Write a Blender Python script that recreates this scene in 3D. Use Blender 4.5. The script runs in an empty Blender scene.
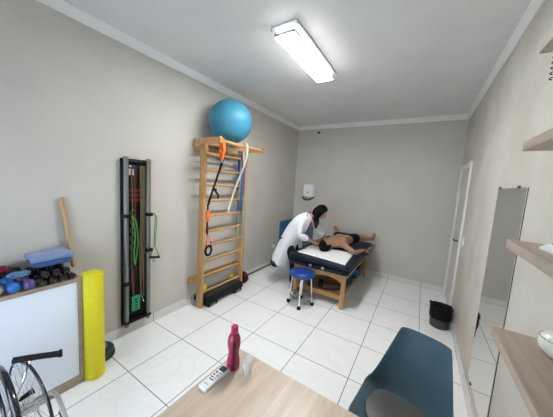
import bpy, bmesh, math, random
from mathutils import Vector, Matrix, noise
random.seed(7)
PI = math.pi
COL = bpy.context.scene.collection
XR, YB, HC, YN = 3.106, 4.012, 3.06, -1.75      # room: right wall, back wall, ceiling, near wall
TX, TY, TS = 0.5458, 0.0, 0.55                 # floor tile grid

# ---------------------------------------------------------------- materials
def new_mat(name):
    m = bpy.data.materials.new(name); m.use_nodes = True
    nt = m.node_tree; b = nt.nodes['Principled BSDF']
    return m, nt, b
def nd(nt, t, **kw):
    n = nt.nodes.new(t)
    for k, v in kw.items(): setattr(n, k, v)
    return n
def coords(nt, kind='Object', scale=(1, 1, 1)):
    tc = nd(nt, 'ShaderNodeTexCoord'); mp = nd(nt, 'ShaderNodeMapping')
    mp.inputs['Scale'].default_value = scale
    nt.links.new(tc.outputs[kind], mp.inputs['Vector']); return mp.outputs['Vector']
def plain(name, col, rough=.5, metal=0, var=.06, vs=30, bump=0, bs=200, coat=0, spec=.5, trans=0, ior=1.45, sheen=0):
    m, nt, b = new_mat(name)
    b.inputs['Roughness'].default_value = rough; b.inputs['Metallic'].default_value = metal
    b.inputs['Specular IOR Level'].default_value = spec; b.inputs['IOR'].default_value = ior
    b.inputs['Coat Weight'].default_value = coat; b.inputs['Transmission Weight'].default_value = trans
    b.inputs['Sheen Weight'].default_value = sheen
    v = coords(nt)
    n = nd(nt, 'ShaderNodeTexNoise'); n.inputs['Scale'].default_value = vs; n.inputs['Detail'].default_value = 4
    nt.links.new(v, n.inputs['Vector'])
    r = nd(nt, 'ShaderNodeValToRGB')
    r.color_ramp.elements[0].position = .3; r.color_ramp.elements[1].position = .7
    r.color_ramp.elements[0].color = (*[c*(1-var) for c in col], 1)
    r.color_ramp.elements[1].color = (*[min(1, c*(1+var)) for c in col], 1)
    nt.links.new(n.outputs['Fac'], r.inputs['Fac']); nt.links.new(r.outputs['Color'], b.inputs['Base Color'])
    if bump:
        n2 = nd(nt, 'ShaderNodeTexNoise'); n2.inputs['Scale'].default_value = bs
        nt.links.new(v, n2.inputs['Vector'])
        bp = nd(nt, 'ShaderNodeBump'); bp.inputs['Strength'].default_value = bump; bp.inputs['Distance'].default_value = .003
        nt.links.new(n2.outputs['Fac'], bp.inputs['Height']); nt.links.new(bp.outputs['Normal'], b.inputs['Normal'])
    return m
def wood(name, c1, c2, scale=(2, 40, 40), rough=.45, grain=6):
    m, nt, b = new_mat(name); b.inputs['Roughness'].default_value = rough
    v = coords(nt, scale=scale)
    n = nd(nt, 'ShaderNodeTexNoise'); n.inputs['Scale'].default_value = 1; n.inputs['Detail'].default_value = grain; n.inputs['Distortion'].default_value = .6
    nt.links.new(v, n.inputs['Vector'])
    r = nd(nt, 'ShaderNodeValToRGB'); r.color_ramp.elements[0].position = .3; r.color_ramp.elements[1].position = .72
    r.color_ramp.elements[0].color = (*c1, 1); r.color_ramp.elements[1].color = (*c2, 1)
    nt.links.new(n.outputs['Fac'], r.inputs['Fac']); nt.links.new(r.outputs['Color'], b.inputs['Base Color'])
    bp = nd(nt, 'ShaderNodeBump'); bp.inputs['Strength'].default_value = .08; bp.inputs['Distance'].default_value = .002
    nt.links.new(n.outputs['Fac'], bp.inputs['Height']); nt.links.new(bp.outputs['Normal'], b.inputs['Normal'])
    return m
def tile_mat(name, axes, col=(.86, .86, .85), grout=(.20, .195, .19), gw=.0036, rough=.12):
    """porcelain tiles: grout on the room's 55 cm grid along the given world axes"""
    m, nt, b = new_mat(name)
    L = nt.links
    tc = nd(nt, 'ShaderNodeNewGeometry'); sp = nd(nt, 'ShaderNodeSeparateXYZ'); L.new(tc.outputs['Position'], sp.inputs[0])
    mask = None
    for ax, off in axes:
        a = nd(nt, 'ShaderNodeMath', operation='SUBTRACT'); L.new(sp.outputs[ax], a.inputs[0]); a.inputs[1].default_value = off - TS*20
        d = nd(nt, 'ShaderNodeMath', operation='DIVIDE'); L.new(a.outputs[0], d.inputs[0]); d.inputs[1].default_value = TS
        f = nd(nt, 'ShaderNodeMath', operation='FRACT'); L.new(d.outputs[0], f.inputs[0])
        s = nd(nt, 'ShaderNodeMath', operation='SUBTRACT'); L.new(f.outputs[0], s.inputs[0]); s.inputs[1].default_value = .5
        ab = nd(nt, 'ShaderNodeMath', operation='ABSOLUTE'); L.new(s.outputs[0], ab.inputs[0])
        g = nd(nt, 'ShaderNodeMath', operation='GREATER_THAN'); L.new(ab.outputs[0], g.inputs[0]); g.inputs[1].default_value = .5 - gw/TS
        if mask is None: mask = g.outputs[0]
        else:
            mx = nd(nt, 'ShaderNodeMath', operation='MAXIMUM'); L.new(mask, mx.inputs[0]); L.new(g.outputs[0], mx.inputs[1]); mask = mx.outputs[0]
    n = nd(nt, 'ShaderNodeTexNoise'); n.inputs['Scale'].default_value = 1.6; n.inputs['Detail'].default_value = 8; n.inputs['Distortion'].default_value = 1.6
    L.new(tc.outputs['Position'], n.inputs['Vector'])
    r = nd(nt, 'ShaderNodeValToRGB'); e = r.color_ramp.elements
    e[0].position = .47; e[0].color = (*col, 1); e[1].position = .53; e[1].color = (*col, 1)
    v = e.new(.5); v.color = (*[c*.955 for c in col], 1)
    L.new(n.outputs['Fac'], r.inputs['Fac'])
    mix = nd(nt, 'ShaderNodeMixRGB'); L.new(mask, mix.inputs['Fac']); L.new(r.outputs['Color'], mix.inputs['Color1']); mix.inputs['Color2'].default_value = (*grout, 1)
    L.new(mix.outputs['Color'], b.inputs['Base Color'])
    rr = nd(nt, 'ShaderNodeMapRange'); L.new(mask, rr.inputs['Value']); rr.inputs['To Min'].default_value = rough; rr.inputs['To Max'].default_value = .8
    L.new(rr.outputs['Result'], b.inputs['Roughness'])
    return m
def wall_paint(name, col, stain=None, mott=0):
    m, nt, b = new_mat(name); b.inputs['Roughness'].default_value = .62; L = nt.links
    g = nd(nt, 'ShaderNodeNewGeometry')
    n = nd(nt, 'ShaderNodeTexNoise'); n.inputs['Scale'].default_value = 2.2; n.inputs['Detail'].default_value = 6
    L.new(g.outputs['Position'], n.inputs['Vector'])
    r = nd(nt, 'ShaderNodeValToRGB'); r.color_ramp.elements[0].color = (*[c*k for c, k in zip(col, (.90, .875, .84))], 1) if mott else (*[c*.97 for c in col], 1); r.color_ramp.elements[0].position = .38; r.color_ramp.elements[1].position = .62; r.color_ramp.elements[1].color = (*[c*1.03 for c in col], 1)
    L.new(n.outputs['Fac'], r.inputs['Fac']); out = r.outputs['Color']
    if stain:
        for (c, rad, sc) in stain:
            d = nd(nt, 'ShaderNodeVectorMath', operation='DISTANCE'); mp = nd(nt, 'ShaderNodeMapping'); mp.inputs['Scale'].default_value = (1, 1, .5)
            L.new(g.outputs['Position'], mp.inputs['Vector']); L.new(mp.outputs['Vector'], d.inputs[0]); d.inputs[1].default_value = (c[0], c[1], c[2]*.5)
            mr = nd(nt, 'ShaderNodeMapRange'); L.new(d.outputs['Value'], mr.inputs['Value'])
            mr.inputs['From Min'].default_value = 0; mr.inputs['From Max'].default_value = rad; mr.inputs['To Min'].default_value = .55; mr.inputs['To Max'].default_value = 0
            mx = nd(nt, 'ShaderNodeMixRGB'); L.new(mr.outputs['Result'], mx.inputs['Fac']); L.new(out, mx.inputs['Color1']); mx.inputs['Color2'].default_value = (*sc, 1)
            out = mx.outputs['Color']
    L.new(out, b.inputs['Base Color'])
    n2 = nd(nt, 'ShaderNodeTexNoise'); n2.inputs['Scale'].default_value = 90; n2.inputs['Detail'].default_value = 3
    L.new(g.outputs['Position'], n2.inputs['Vector'])
    bp = nd(nt, 'ShaderNodeBump'); bp.inputs['Strength'].default_value = .45; bp.inputs['Distance'].default_value = .0025
    L.new(n2.outputs['Fac'], bp.inputs['Height']); L.new(bp.outputs['Normal'], b.inputs['Normal'])
    return m
def emis(name, col, strength):
    m, nt, b = new_mat(name)
    b.inputs['Base Color'].default_value = (*col, 1); b.inputs['Emission Color'].default_value = (*col, 1); b.inputs['Emission Strength'].default_value = strength
    return m

WALLC = (.525, .498, .448)
M = dict(
 wall=wall_paint('wall_paint', WALLC),
 wallr=wall_paint('wall_paint_right', WALLC, mott=1, stain=[((XR, 2.19, 1.01), .14, (.36, .32, .26))]),
 ceil=wall_paint('ceiling_paint', (.70, .70, .69)),
 cornice=plain('cornice_plaster', (.78, .77, .75), .6, var=.01),
 floor=tile_mat('porcelain_floor', [(0, TX), (1, TY)]),
 base_y=tile_mat('tile_skirting_long', [(1, TY)], col=(.68, .67, .65)), base_x=tile_mat('tile_skirting_cross', [(0, TX)], col=(.68, .67, .65)),
 door=plain('door_paint', (.60, .585, .555), .4, var=.02), doorf=plain('door_frame_paint', (.74, .73, .71), .4, var=.02),
 steel=plain('brushed_steel', (.62, .62, .63), .28, 1, var=.05), chrome=plain('chrome', (.8, .8, .82), .12, 1, var=.02),
 alu=plain('aluminium', (.22, .22, .215), .45, .6, var=.05), dark_steel=plain('dark_steel', (.12, .12, .13), .35, .9),
 mirror=plain('mirror_glass', (.66, .66, .62), .02, 1, var=.003, vs=1), black=plain('black_plastic', (.008, .008, .009), .5, spec=.25),
 blackg=plain('black_gloss_vinyl', (.010, .010, .012), .16, coat=.6), rubber=plain('black_rubber', (.018, .018, .018), .7, bump=.2),
 white=plain('white_plastic', (.80, .80, .79), .35, var=.01), whitel=plain('white_enamel', (.82, .82, .82), .4, var=.01),
 lamp=emis('lamp_diffuser', (.97, .985, .985), 66), lamps=emis('lamp_side_glow', (.97, .985, .985), 2.6),
 pine=wood('pine_varnished', (.42, .225, .085), (.60, .34, .145), (30, 30, 3), .38),
 piney=wood('pine_rung', (.44, .24, .09), (.62, .36, .155), (30, 3, 30), .38),
 oak=wood('light_oak_laminate', (.46, .355, .255), (.62, .50, .385), (28, 2.2, 28), .36),
 shelfw=wood('shelf_oak', (.30, .235, .18), (.46, .375, .295), (36, 3, 36), .42),
 cabw=wood('cabinet_walnut', (.27, .20, .145), (.38, .29, .21), (30, 4, 30), .45),
 cabp=plain('cabinet_white_panel', (.72, .76, .82), .35, var=.01, vs=3),
 stick=wood('stick_wood', (.40, .25, .11), (.55, .37, .18), (40, 40, 3), .5),
 ball=plain('blue_ball_vinyl', (.05, .235, .35), .42, var=.05, vs=6, spec=.4),
 orange=plain('orange_webbing', (.85, .16, .02), .6, bump=.3), blackw=plain('black_webbing', (.006, .006, .007), .8, spec=.2, bump=.3),
 ropew=plain('white_rope', (.72, .68, .60), .8, bump=.5), blueb=plain('blue_latex_band', (.03, .12, .36), .45), teal=plain('teal_latex_band', (.17, .40, .38), .5),
 green=plain('green_tubing', (.05, .27, .05), .35), olive=plain('olive_tubing', (.14, .11, .05), .4), dkgreen=plain('dark_green_vinyl', (.006, .035, .028), .35),
 greenbox=plain('green_card', (.02, .27, .09), .5), red=plain('red_print', (.14, .012, .02), .5), darkred=plain('burgundy_iron', (.07, .012, .016), .4, bump=.2),
 yellow=plain('yellow_foam', (.72, .63, .012), .6, var=.03, bump=.15, bs=150), yball=plain('yellow_rubber', (.70, .55, .03), .5),
 step=plain('step_black', (.009, .009, .010), .6, spec=.25, bump=.4, bs=120), stepg=plain('step_grey', (.045, .045, .045), .6, bump=.4, bs=120),
 navy=plain('navy_vinyl', (.006, .010, .021), .5, var=.1, bump=.15, bs=60, spec=.28), greyv=plain('grey_vinyl', (.085, .088, .095), .4),
 sheet=plain('white_cotton', (.80, .80, .79), .85, var=.02, bump=.4, bs=60), coat=plain('lab_coat_cotton', (.74, .75, .77), .85, var=.02, bump=.4, bs=50),
 blueseat=plain('royal_blue_vinyl', (.012, .045, .24), .3, coat=.2), skinw=plain('skin_light', (.42, .22, .14), .5, var=.08, vs=20), skinm=plain('skin_tan', (.35, .185, .115), .48, var=.12, vs=14),
 hair=plain('dark_hair', (.0035, .003, .003), .65, spec=.1, var=.4, vs=60, bump=.5, bs=90), hairb=plain('brown_hair_ends', (.03, .014, .008), .5, spec=.25, var=.4, vs=60, bump=.5, bs=90),
 cloth_black=plain('black_cloth', (.006, .006, .007), .9, spec=.15), maroon=plain('maroon_cloth', (.16, .012, .02), .8), trousers=plain('dark_trousers', (.010, .010, .014), .9, spec=.2),
 eye=plain('eye', (.02, .012, .01), .2), lips=plain('lips', (.35, .09, .07), .45),
 bluemat=plain('blue_mat', (.02, .12, .20), .55, var=.08, vs=10), bluegrey=plain('blue_grey_fabric', (.10, .14, .22), .8),
 chairb=plain('petrol_blue_plastic', (.050, .098, .128), .5, var=.05, vs=9, spec=.35), cushion=plain('grey_leatherette', (.068, .072, .070), .45, bump=.2, bs=160),
 bottle=plain('raspberry_plastic', (.33, .006, .055), .25, var=.03, coat=.3), bottlec=plain('raspberry_cap', (.42, .02, .09), .4), 
 remote=plain('remote_white', (.74, .76, .74), .4, var=.01), lcd=plain('lcd_grey', (.28, .34, .30), .2), dkbtn=plain('dark_buttons', (.03, .04, .05), .4), tealbtn=plain('button_grey', (.25, .30, .30), .5),
 clear=plain('clear_plastic', (.85, .87, .88), .08, var=0), glass=plain('window_glass', (1, 1, 1), .0, trans=1, ior=1.01, var=0),
 peri=plain('periwinkle_towel', (.19, .25, .43), .95, var=.1, bump=.6, bs=150, sheen=.3), royal=plain('royal_towel', (.03, .085, .28), .95, var=.1, bump=.6, bs=150, sheen=.3),
 wine=plain('wine_red_cloth', (.13, .006, .02), .85, bump=.4), darkcloth=plain('black_wine_cloth', (.022, .010, .016), .9, bump=.4), cord=plain('pale_blue_cord', (.14, .27, .45), .6),
 vblack=plain('black_vinyl_weight', (.012, .012, .014), .18, coat=.5), vblue=plain('blue_vinyl_weight', (.012, .12, .40), .28, coat=.3), vpurple=plain('purple_vinyl_weight', (.085, .06, .21), .3, coat=.3), vsilver=plain('silver_weight', (.42, .42, .43), .25, .6),
 bin=plain('bin_black_bag', (.005, .005, .006), .6, spec=.2, bump=.5, bs=40), bingrey=plain('rubber_grey', (.16, .16, .16), .6), binb=plain('bin_dark_grey', (.045, .05, .052), .45), brown=plain('brown_stitch', (.16, .08, .045), .6), pearl=plain('pearl_white_glaze', (.72, .73, .66), .25, coat=.4),
 devw=plain('device_white', (.76, .79, .80), .35, var=.01), bluesh=plain('blue_shoe', (.012, .10, .20), .6), darksh=plain('dark_shoe', (.015, .013, .015), .6), brownsh=plain('brown_shoe', (.10, .05, .025), .6),
 screen=plain('pale_panel', (.55, .62, .65), .3, var=.01), curtain=plain('grey_interior', (.3, .3, .3), .8),
)

M['clear'].node_tree.nodes['Principled BSDF'].inputs['Alpha'].default_value = .3

# ---------------------------------------------------------------- mesh helpers
def box(bm, x0, x1, y0, y1, z0, z1, bev=0, seg=2):
    v = [bm.verts.new(p) for p in [(x0,y0,z0),(x1,y0,z0),(x1,y1,z0),(x0,y1,z0),(x0,y0,z1),(x1,y0,z1),(x1,y1,z1),(x0,y1,z1)]]
    fs = [bm.faces.new([v[i] for i in f]) for f in [(3,2,1,0),(4,5,6,7),(0,1,5,4),(1,2,6,5),(2,3,7,6),(3,0,4,7)]]
    if bev:
        es = list({e for f in fs for e in f.edges})
        bmesh.ops.bevel(bm, geom=es, offset=bev, segments=seg, affect='EDGES', profile=.5)
    return bm
def BX(*a, **k): return box(bmesh.new(), *a, **k)
def frame_at(t):
    t = t.normalized(); up = Vector((0, 0, 1)) if abs(t.z) < .9 else Vector((1, 0, 0))
    a = t.cross(up).normalized(); return a, a.cross(t).normalized()
def tube(bm, pts, r, seg=10, closed=False, flat=None):
    """swept tube; flat=(w,t,normal-ish vector) sweeps a strap instead"""
    pts = [Vector(p) for p in pts]; n = len(pts); rings = []
    prev = None
    for i, p in enumerate(pts):
        if closed: t = pts[(i+1) % n] - pts[i-1]
        else: t = pts[min(i+1, n-1)] - pts[max(i-1, 0)]
        t.normalize()
        if flat:
            w, th, nv = flat; a = t.cross(Vector(nv)).normalized(); b = a.cross(t).normalized()
            ring = [bm.verts.new(p + a*sx*w/2 + b*sy*th/2) for sx, sy in ((-1,-1),(1,-1),(1,1),(-1,1))]
        else:
            if prev is None: a, b = frame_at(t)
            else:
                a = (prev - t*prev.dot(t)).normalized(); b = a.cross(t)
            prev = a
            rr = r[i] if isinstance(r, (list, tuple)) else r
            ring = [bm.verts.new(p + a*rr*math.cos(2*PI*k/seg) + b*rr*math.sin(2*PI*k/seg)) for k in range(seg)]
        rings.append(ring)
    m = len(rings[0])
    for i in range(n if closed else n-1):
        A, B = rings[i], rings[(i+1) % n]
        for k in range(m): bm.faces.new((A[k], A[(k+1) % m], B[(k+1) % m], B[k]))
    if not closed:
        bm.faces.new(list(reversed(rings[0]))); bm.faces.new(rings[-1])
    return bm
def TB(*a, **k): return tube(bmesh.new(), *a, **k)
def smooth_path(pts, n=6):
    pts = [Vector(p) for p in pts]; out = []
    for i in range(len(pts)-1):
        p0, p1, p2, p3 = pts[max(i-1,0)], pts[i], pts[i+1], pts[min(i+2, len(pts)-1)]
        for k in range(n):
            t = k/n
            out.append(.5*((2*p1)+(-p0+p2)*t+(2*p0-5*p1+4*p2-p3)*t*t+(-p0+3*p1-3*p2+p3)*t**3))
    out.append(pts[-1]); return out
def lathe(bm, prof, c=(0,0,0), axis='z', seg=24, cap=True, sx=1, sy=1):
    c = Vector(c); rings = []
    def P(r, h, a):
        x, y = r*math.cos(a)*sx, r*math.sin(a)*sy
        return c + (Vector((x, y, h)) if axis == 'z' else Vector((h, x, y)) if axis == 'x' else Vector((y, h, x)))
    for r, h in prof: rings.append([bm.verts.new(P(max(r, 1e-4), h, 2*PI*k/seg)) for k in range(seg)])
    for A, B in zip(rings, rings[1:]):
        for k in range(seg): bm.faces.new((A[k], A[(k+1) % seg], B[(k+1) % seg], B[k]))
    if cap:
        bm.faces.new(list(reversed(rings[0]))); bm.faces.new(rings[-1])
    return bm
def LT(*a, **k): return lathe(bmesh.new(), *a, **k)
def ball(bm, c, r, seg=20, sc=(1,1,1)):
    mt = Matrix.Translation(c) @ Matrix.Diagonal((*sc, 1))
    bmesh.ops.create_uvsphere(bm, u_segments=seg, v_segments=max(6, seg//2), radius=r, matrix=mt); return bm
def BL(*a, **k): return ball(bmesh.new(), *a, **k)
def loft(bm, rings, cap=True):
    R = [[bm.verts.new(p) for p in r] for r in rings]; m = len(R[0])
    for A, B in zip(R, R[1:]):
        for k in range(m): bm.faces.new((A[k], A[(k+1) % m], B[(k+1) % m], B[k]))
    if cap: bm.faces.new(list(reversed(R[0]))); bm.faces.new(R[-1])
    return bm
def prism(bm, pts, vec):
    """closed polygon pts pushed along vec"""
    v = Vector(vec); A = [bm.verts.new(p) for p in pts]; B = [bm.verts.new(Vector(p)+v) for p in pts]; n = len(A)
    bm.faces.new(list(reversed(A))); bm.faces.new(B)
    for k in range(n): bm.faces.new((A[k], A[(k+1) % n], B[(k+1) % n], B[k]))
    return bm
def PR(*a): return prism(bmesh.new(), *a)
def rot(bm, ang, axis, c):
    bmesh.ops.rotate(bm, verts=bm.verts[:], cent=c, matrix=Matrix.Rotation(ang, 3, axis)); return bm

def mesh_obj(name, bm, mat, smooth=True):
    bmesh.ops.recalc_face_normals(bm, faces=bm.faces[:])
    me = bpy.data.meshes.new(name); bm.to_mesh(me); bm.free(); me.materials.append(mat)
    for p in me.polygons: p.use_smooth = smooth
    if smooth:
        try: me.set_sharp_from_angle(angle=math.radians(38))
        except Exception: pass
    o = bpy.data.objects.new(name, me); COL.objects.link(o); return o
def thing(name, label, cat, loc=(0,0,0), rz=0, group=None):
    o = bpy.data.objects.new(name, None); o.empty_display_size = .1; COL.objects.link(o)
    o.location = loc; o.rotation_euler = (0, 0, rz); o['label'] = label; o['category'] = cat
    if group: o['group'] = group
    return o
def root_of(o):
    while o.parent: o = o.parent
    return o
def part(name, bm, mat, parent, local=False, label=None, smooth=True, stuff=False):
    if not local:
        r = root_of(parent); mt = (Matrix.Translation(r.location) @ r.rotation_euler.to_matrix().to_4x4()).inverted()
        if r.type == 'MESH': mt = Matrix.Translation(r.location).inverted()
        bm.transform(mt)
    o = mesh_obj(name, bm, mat, smooth); o.parent = parent
    if label: o['label'] = label
    if stuff: o['kind'] = 'stuff'
    return o
def single(name, bm, mat, label, cat, group=None, smooth=True):
    xs = [v.co.x for v in bm.verts]; ys = [v.co.y for v in bm.verts]; zs = [v.co.z for v in bm.verts]
    c = Vector(((min(xs)+max(xs))/2, (min(ys)+max(ys))/2, min(zs)))
    bm.transform(Matrix.Translation(-c)); o = mesh_obj(name, bm, mat, smooth); o.location = c
    o['label'] = label; o['category'] = cat
    if group: o['group'] = group
    return o
def struct(name, bm, mat, parent=None, smooth=False):
    o = mesh_obj(name, bm, mat, smooth)
    if parent: o.parent = parent
    else: o['kind'] = 'structure'
    return o
def mods(o, *specs):
    for t, kw in specs:
        m = o.modifiers.new(t.lower(), t)
        for k, v in kw.items(): setattr(m, k, v)
    return o
def dup(root, loc, label, rz=None):
    r = root.copy(); COL.objects.link(r); r.location = loc; r['label'] = label
    if rz is not None: r.rotation_euler = (0, 0, rz)
    for ch in list(root.children):
        c = ch.copy(); COL.objects.link(c); c.parent = r
        for g in ch.children:
            d = g.copy(); COL.objects.link(d); d.parent = c
    return r

# ---------------------------------------------------------------- room
struct('floor', BX(-.12, XR+.12, YN-.12, YB+.12, -.1, 0), M['floor'])
struct('ceiling', BX(-.12, XR+.12, YN-.12, YB+.12, HC, HC+.1), M['ceil'])
struct('wall_left', BX(-.12, 0, YN, YB, 0, HC), M['wall'])
struct('wall_back', BX(-.12, XR+.12, YB, YB+.12, 0, HC), M['wall'])
DY0, DY1, DZ = 3.06, 3.93, 2.14
wr = BX(XR, XR+.12, YN, DY0, 0, HC); box(wr, XR, XR+.12, DY1, YB, 0, HC); box(wr, XR, XR+.12, DY0, DY1, DZ, HC)
struct('wall_right', wr, M['wallr'])
# near wall (behind the camera) with its window
WX0, WX1, WZ0, WZ1 = .55, 2.25, .45, 1.80
wn = BX(-.12, WX0, YN-.12, YN, 0, HC); box(wn, WX1, XR+.12, YN-.12, YN, 0, HC)
box(wn, WX0, WX1, YN-.12, YN, 0, WZ0); box(wn, WX0, WX1, YN-.12, YN, WZ1, HC)
struct('wall_front', wn, M['wall'])
wf = bmesh.new()
for a in [(WX0, WX0+.05, WZ0, WZ1), (WX1-.05, WX1, WZ0, WZ1), ((WX0+WX1)/2-.025, (WX0+WX1)/2+.025, WZ0, WZ1), (WX0, WX1, WZ0, WZ0+.05), (WX0, WX1, WZ1-.05, WZ1)]:
    box(wf, a[0], a[1], YN-.08, YN-.03, a[2], a[3])
w1 = struct('window_1', wf, M['alu'])
struct('window_pane', BX(WX0+.05, WX1-.05, YN-.058, YN-.052, WZ0+.05, WZ1-.05), M['glass'], w1)
# cornices
def cornice(name, p0, p1, inward):
    p0, p1, n = Vector(p0), Vector(p1), Vector(inward)
    prof = [(0, -.08), (0, 0), (.042, 0), (.042, -.010), (.034, -.026), (.022, -.048), (.010, -.070), (.010, -.08)]
    pts = [p0 + n*a + Vector((0, 0, b)) for a, b in prof]
    struct(name, PR(pts, p1-p0), M['cornice'])
cornice('trim_1', (0, YN, HC), (0, YB, HC), (1, 0, 0)); cornice('trim_2', (0, YB, HC), (XR, YB, HC), (0, -1, 0))
cornice('trim_3', (XR, YN, HC), (XR, YB, HC), (-1, 0, 0)); cornice('trim_4', (0, YN, HC), (XR, YN, HC), (0, 1, 0))
BH = .105
struct('baseboard_left', BX(0, .012, YN, YB, 0, BH), M['base_y'])
struct('baseboard_back', BX(.012, XR-.012, YB-.012, YB, 0, BH), M['base_x'])
struct('baseboard_right', BX(XR-.012, XR, YN, DY0-.06, 0, BH), M['base_y'])
struct('baseboard_front', BX(.012, XR-.012, YN, YN+.012, 0, BH), M['base_x'])
# door
df = bmesh.new()
for a in [(DY0-.06, DY0+.012, 0, DZ+.06), (DY1-.012, DY1+.06, 0, DZ+.06), (DY0+.012, DY1-.012, DZ-.012, DZ+.06)]:
    box(df, XR-.022, XR+.10, a[0], a[1], a[2], a[3])
d1 = struct('door_1', df, M['doorf'])
struct('door_leaf', BX(XR+.005, XR+.045, DY0+.012, DY1-.012, .006, DZ-.014), M['door'], d1)
hb = BX(XR-.004, XR+.006, DY0+.045, DY0+.075, .96, 1.16, bev=.003); tube(hb, [(XR, DY0+.06, 1.10), (XR-.055, DY0+.06, 1.10), (XR-.062, DY0+.075, 1.10), (XR-.062, DY0+.18, 1.10)], .011)
lathe(hb, [(.012, -.012), (.012, .0)], (XR, DY0+.06, 1.0), 'x', 12)
struct('door_handle', hb, M['dark_steel'], d1, True)
hg = bmesh.new()
for z in (.25, 1.1, 1.9): lathe(hg, [(.008, -.05), (.008, .05)], (XR-.006, DY1-.02, z), 'z', 10)
struct('door_hinge', hg, M['steel'], d1, True)

# ---------------------------------------------------------------- ceiling light
t = thing('ceiling_light', 'long white rectangular ceiling lamp, switched on', 'ceiling lamp', (1.475, 1.26, HC))
LX0, LX1, LY0, LY1, LZ = 1.378, 1.562, .785, 1.735, 2.975
part('base_plate', BX(1.35, 1.59, .76, 1.76, HC-.015, HC, bev=.003), M['whitel'], t)
part('side_diffuser', BX(LX0+.006, LX1-.006, LY0+.006, LY1-.006, LZ+.03, HC-.015, bev=.004), M['lamps'], t)
fr = bmesh.new()
for a in [(LX0-.004, LX0+.01, LY0-.004, LY1+.004), (LX1-.01, LX1+.004, LY0-.004, LY1+.004), (LX0, LX1, LY0-.004, LY0+.01), (LX0, LX1, LY1-.01, LY1+.004)]:
    box(fr, a[0], a[1], a[2], a[3], LZ+.004, LZ+.03)
part('frame', fr, M['whitel'], t)
part('diffuser', BX(LX0, LX1, LY0, LY1, LZ-.004, LZ+.02, bev=.004), M['lamp'], t)
for x in (1.35, 1.595):
    for y in (.77, 1.75):
        part('clip', LT([(.008, 0), (.008, .012), (.004, .02)], (x, y, HC-.035), 'z', 10), M['steel'], t)

# ---------------------------------------------------------------- wall fittings
t = thing('paper_dispenser', 'white paper towel dispenser on back wall above woman', 'dispenser', (.395, YB, 1.45))
rg = []
for z, w, d in [(1.485, .245, .13), (1.50, .25, .14), (1.64, .25, .135), (1.75, .235, .11), (1.76, .215, .09)]:
    rg.append([(.395-w/2, YB, z), (.395-w/2, YB-d*.7, z), (.395-w/2+.03, YB-d, z), (.395+w/2-.03, YB-d, z), (.395+w/2, YB-d*.7, z), (.395+w/2, YB, z)])
part('cover', loft(bmesh.new(), rg), M['white'], t)
part('outlet_tray', TB(smooth_path([(.28, YB-.02, 1.485), (.285, YB-.12, 1.45), (.395, YB-.15, 1.41), (.505, YB-.12, 1.45), (.51, YB-.02, 1.485)]), .014), M['stepg'], t)
part('window_slot', BX(.385, .405, YB-.143, YB-.128, 1.56, 1.60), M['stepg'], t)
single('pipe_cap', BX(.475, .535, YB-.03, YB, 2.885, 2.92, bev=.008), M['black'], 'small black cap high on back wall below cornice', 'cap')
t = thing('wall_socket', 'white wall socket low on left wall beside barbell', 'socket', (0, 3.2, .405))
part('plate', BX(0, .010, 3.14, 3.26, .365, .445, bev=.003), M['white'], t)
part('socket_insert', BX(.008, .014, 3.165, 3.235, .382, .428, bev=.002), M['devw'], t)
t = thing('light_switch', 'white light switch on right wall next to door', 'switch', (XR, 2.80, 1.15))
part('plate', BX(XR-.010, XR, 2.76, 2.84, 1.10, 1.22, bev=.003), M['white'], t)
part('rocker', BX(XR-.015, XR-.008, 2.785, 2.815, 1.13, 1.19, bev=.003), M['devw'], t)
t = thing('wall_mirror', 'tall frameless mirror fixed on right wall beside shelves', 'mirror', (XR, 1.22, .2))
part('mirror_glass', BX(XR-.008, XR-.004, .903, 1.515, .215, 1.815), M['mirror'], t, smooth=False)
part('backing', BX(XR-.004, XR-.0005, .903, 1.515, .215, 1.815), M['black'], t, smooth=False)
for y, z in ((1.475, 1.82), (1.05, 1.82), (1.40, .21), (1.0, .21)):
    part('clip', BX(XR-.014, XR-.001, y-.012, y+.012, z-.009, z+.009, bev=.002), M['dark_steel'], t)

# ---------------------------------------------------------------- mats against the wall
def fold_mat(name, x0, x1, y0, y1, z1, mat, label, n, tilt, axis, c):
    t = thing(name, label, 'mat', c, 0, 'mats stood against the walls')
    for k in range(n):
        if axis == 'x': b = BX(x0+(x1-x0)*k/n, x0+(x1-x0)*(k+1)/n-.002, y0, y1, 0, z1, bev=.012)
        else: b = BX(x0, x1, y0+(y1-y0)*k/n, y0+(y1-y0)*(k+1)/n-.002, 0, z1, bev=.012)
        part('panel', b, mat, t)
    return t
fold_mat('folded_mat', .014, .09, 3.39, 3.97, .925, M['bluemat'], 'teal blue gym mat standing in back left corner', 2, 0, 'x', (.05, 3.68, 0))
fold_mat('folded_mat', .33, .56, YB-.08, YB-.014, 1.135, M['bluegrey'], 'blue grey mat upright on back wall, behind woman', 2, 0, 'y', (.45, YB-.05, 0))

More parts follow.
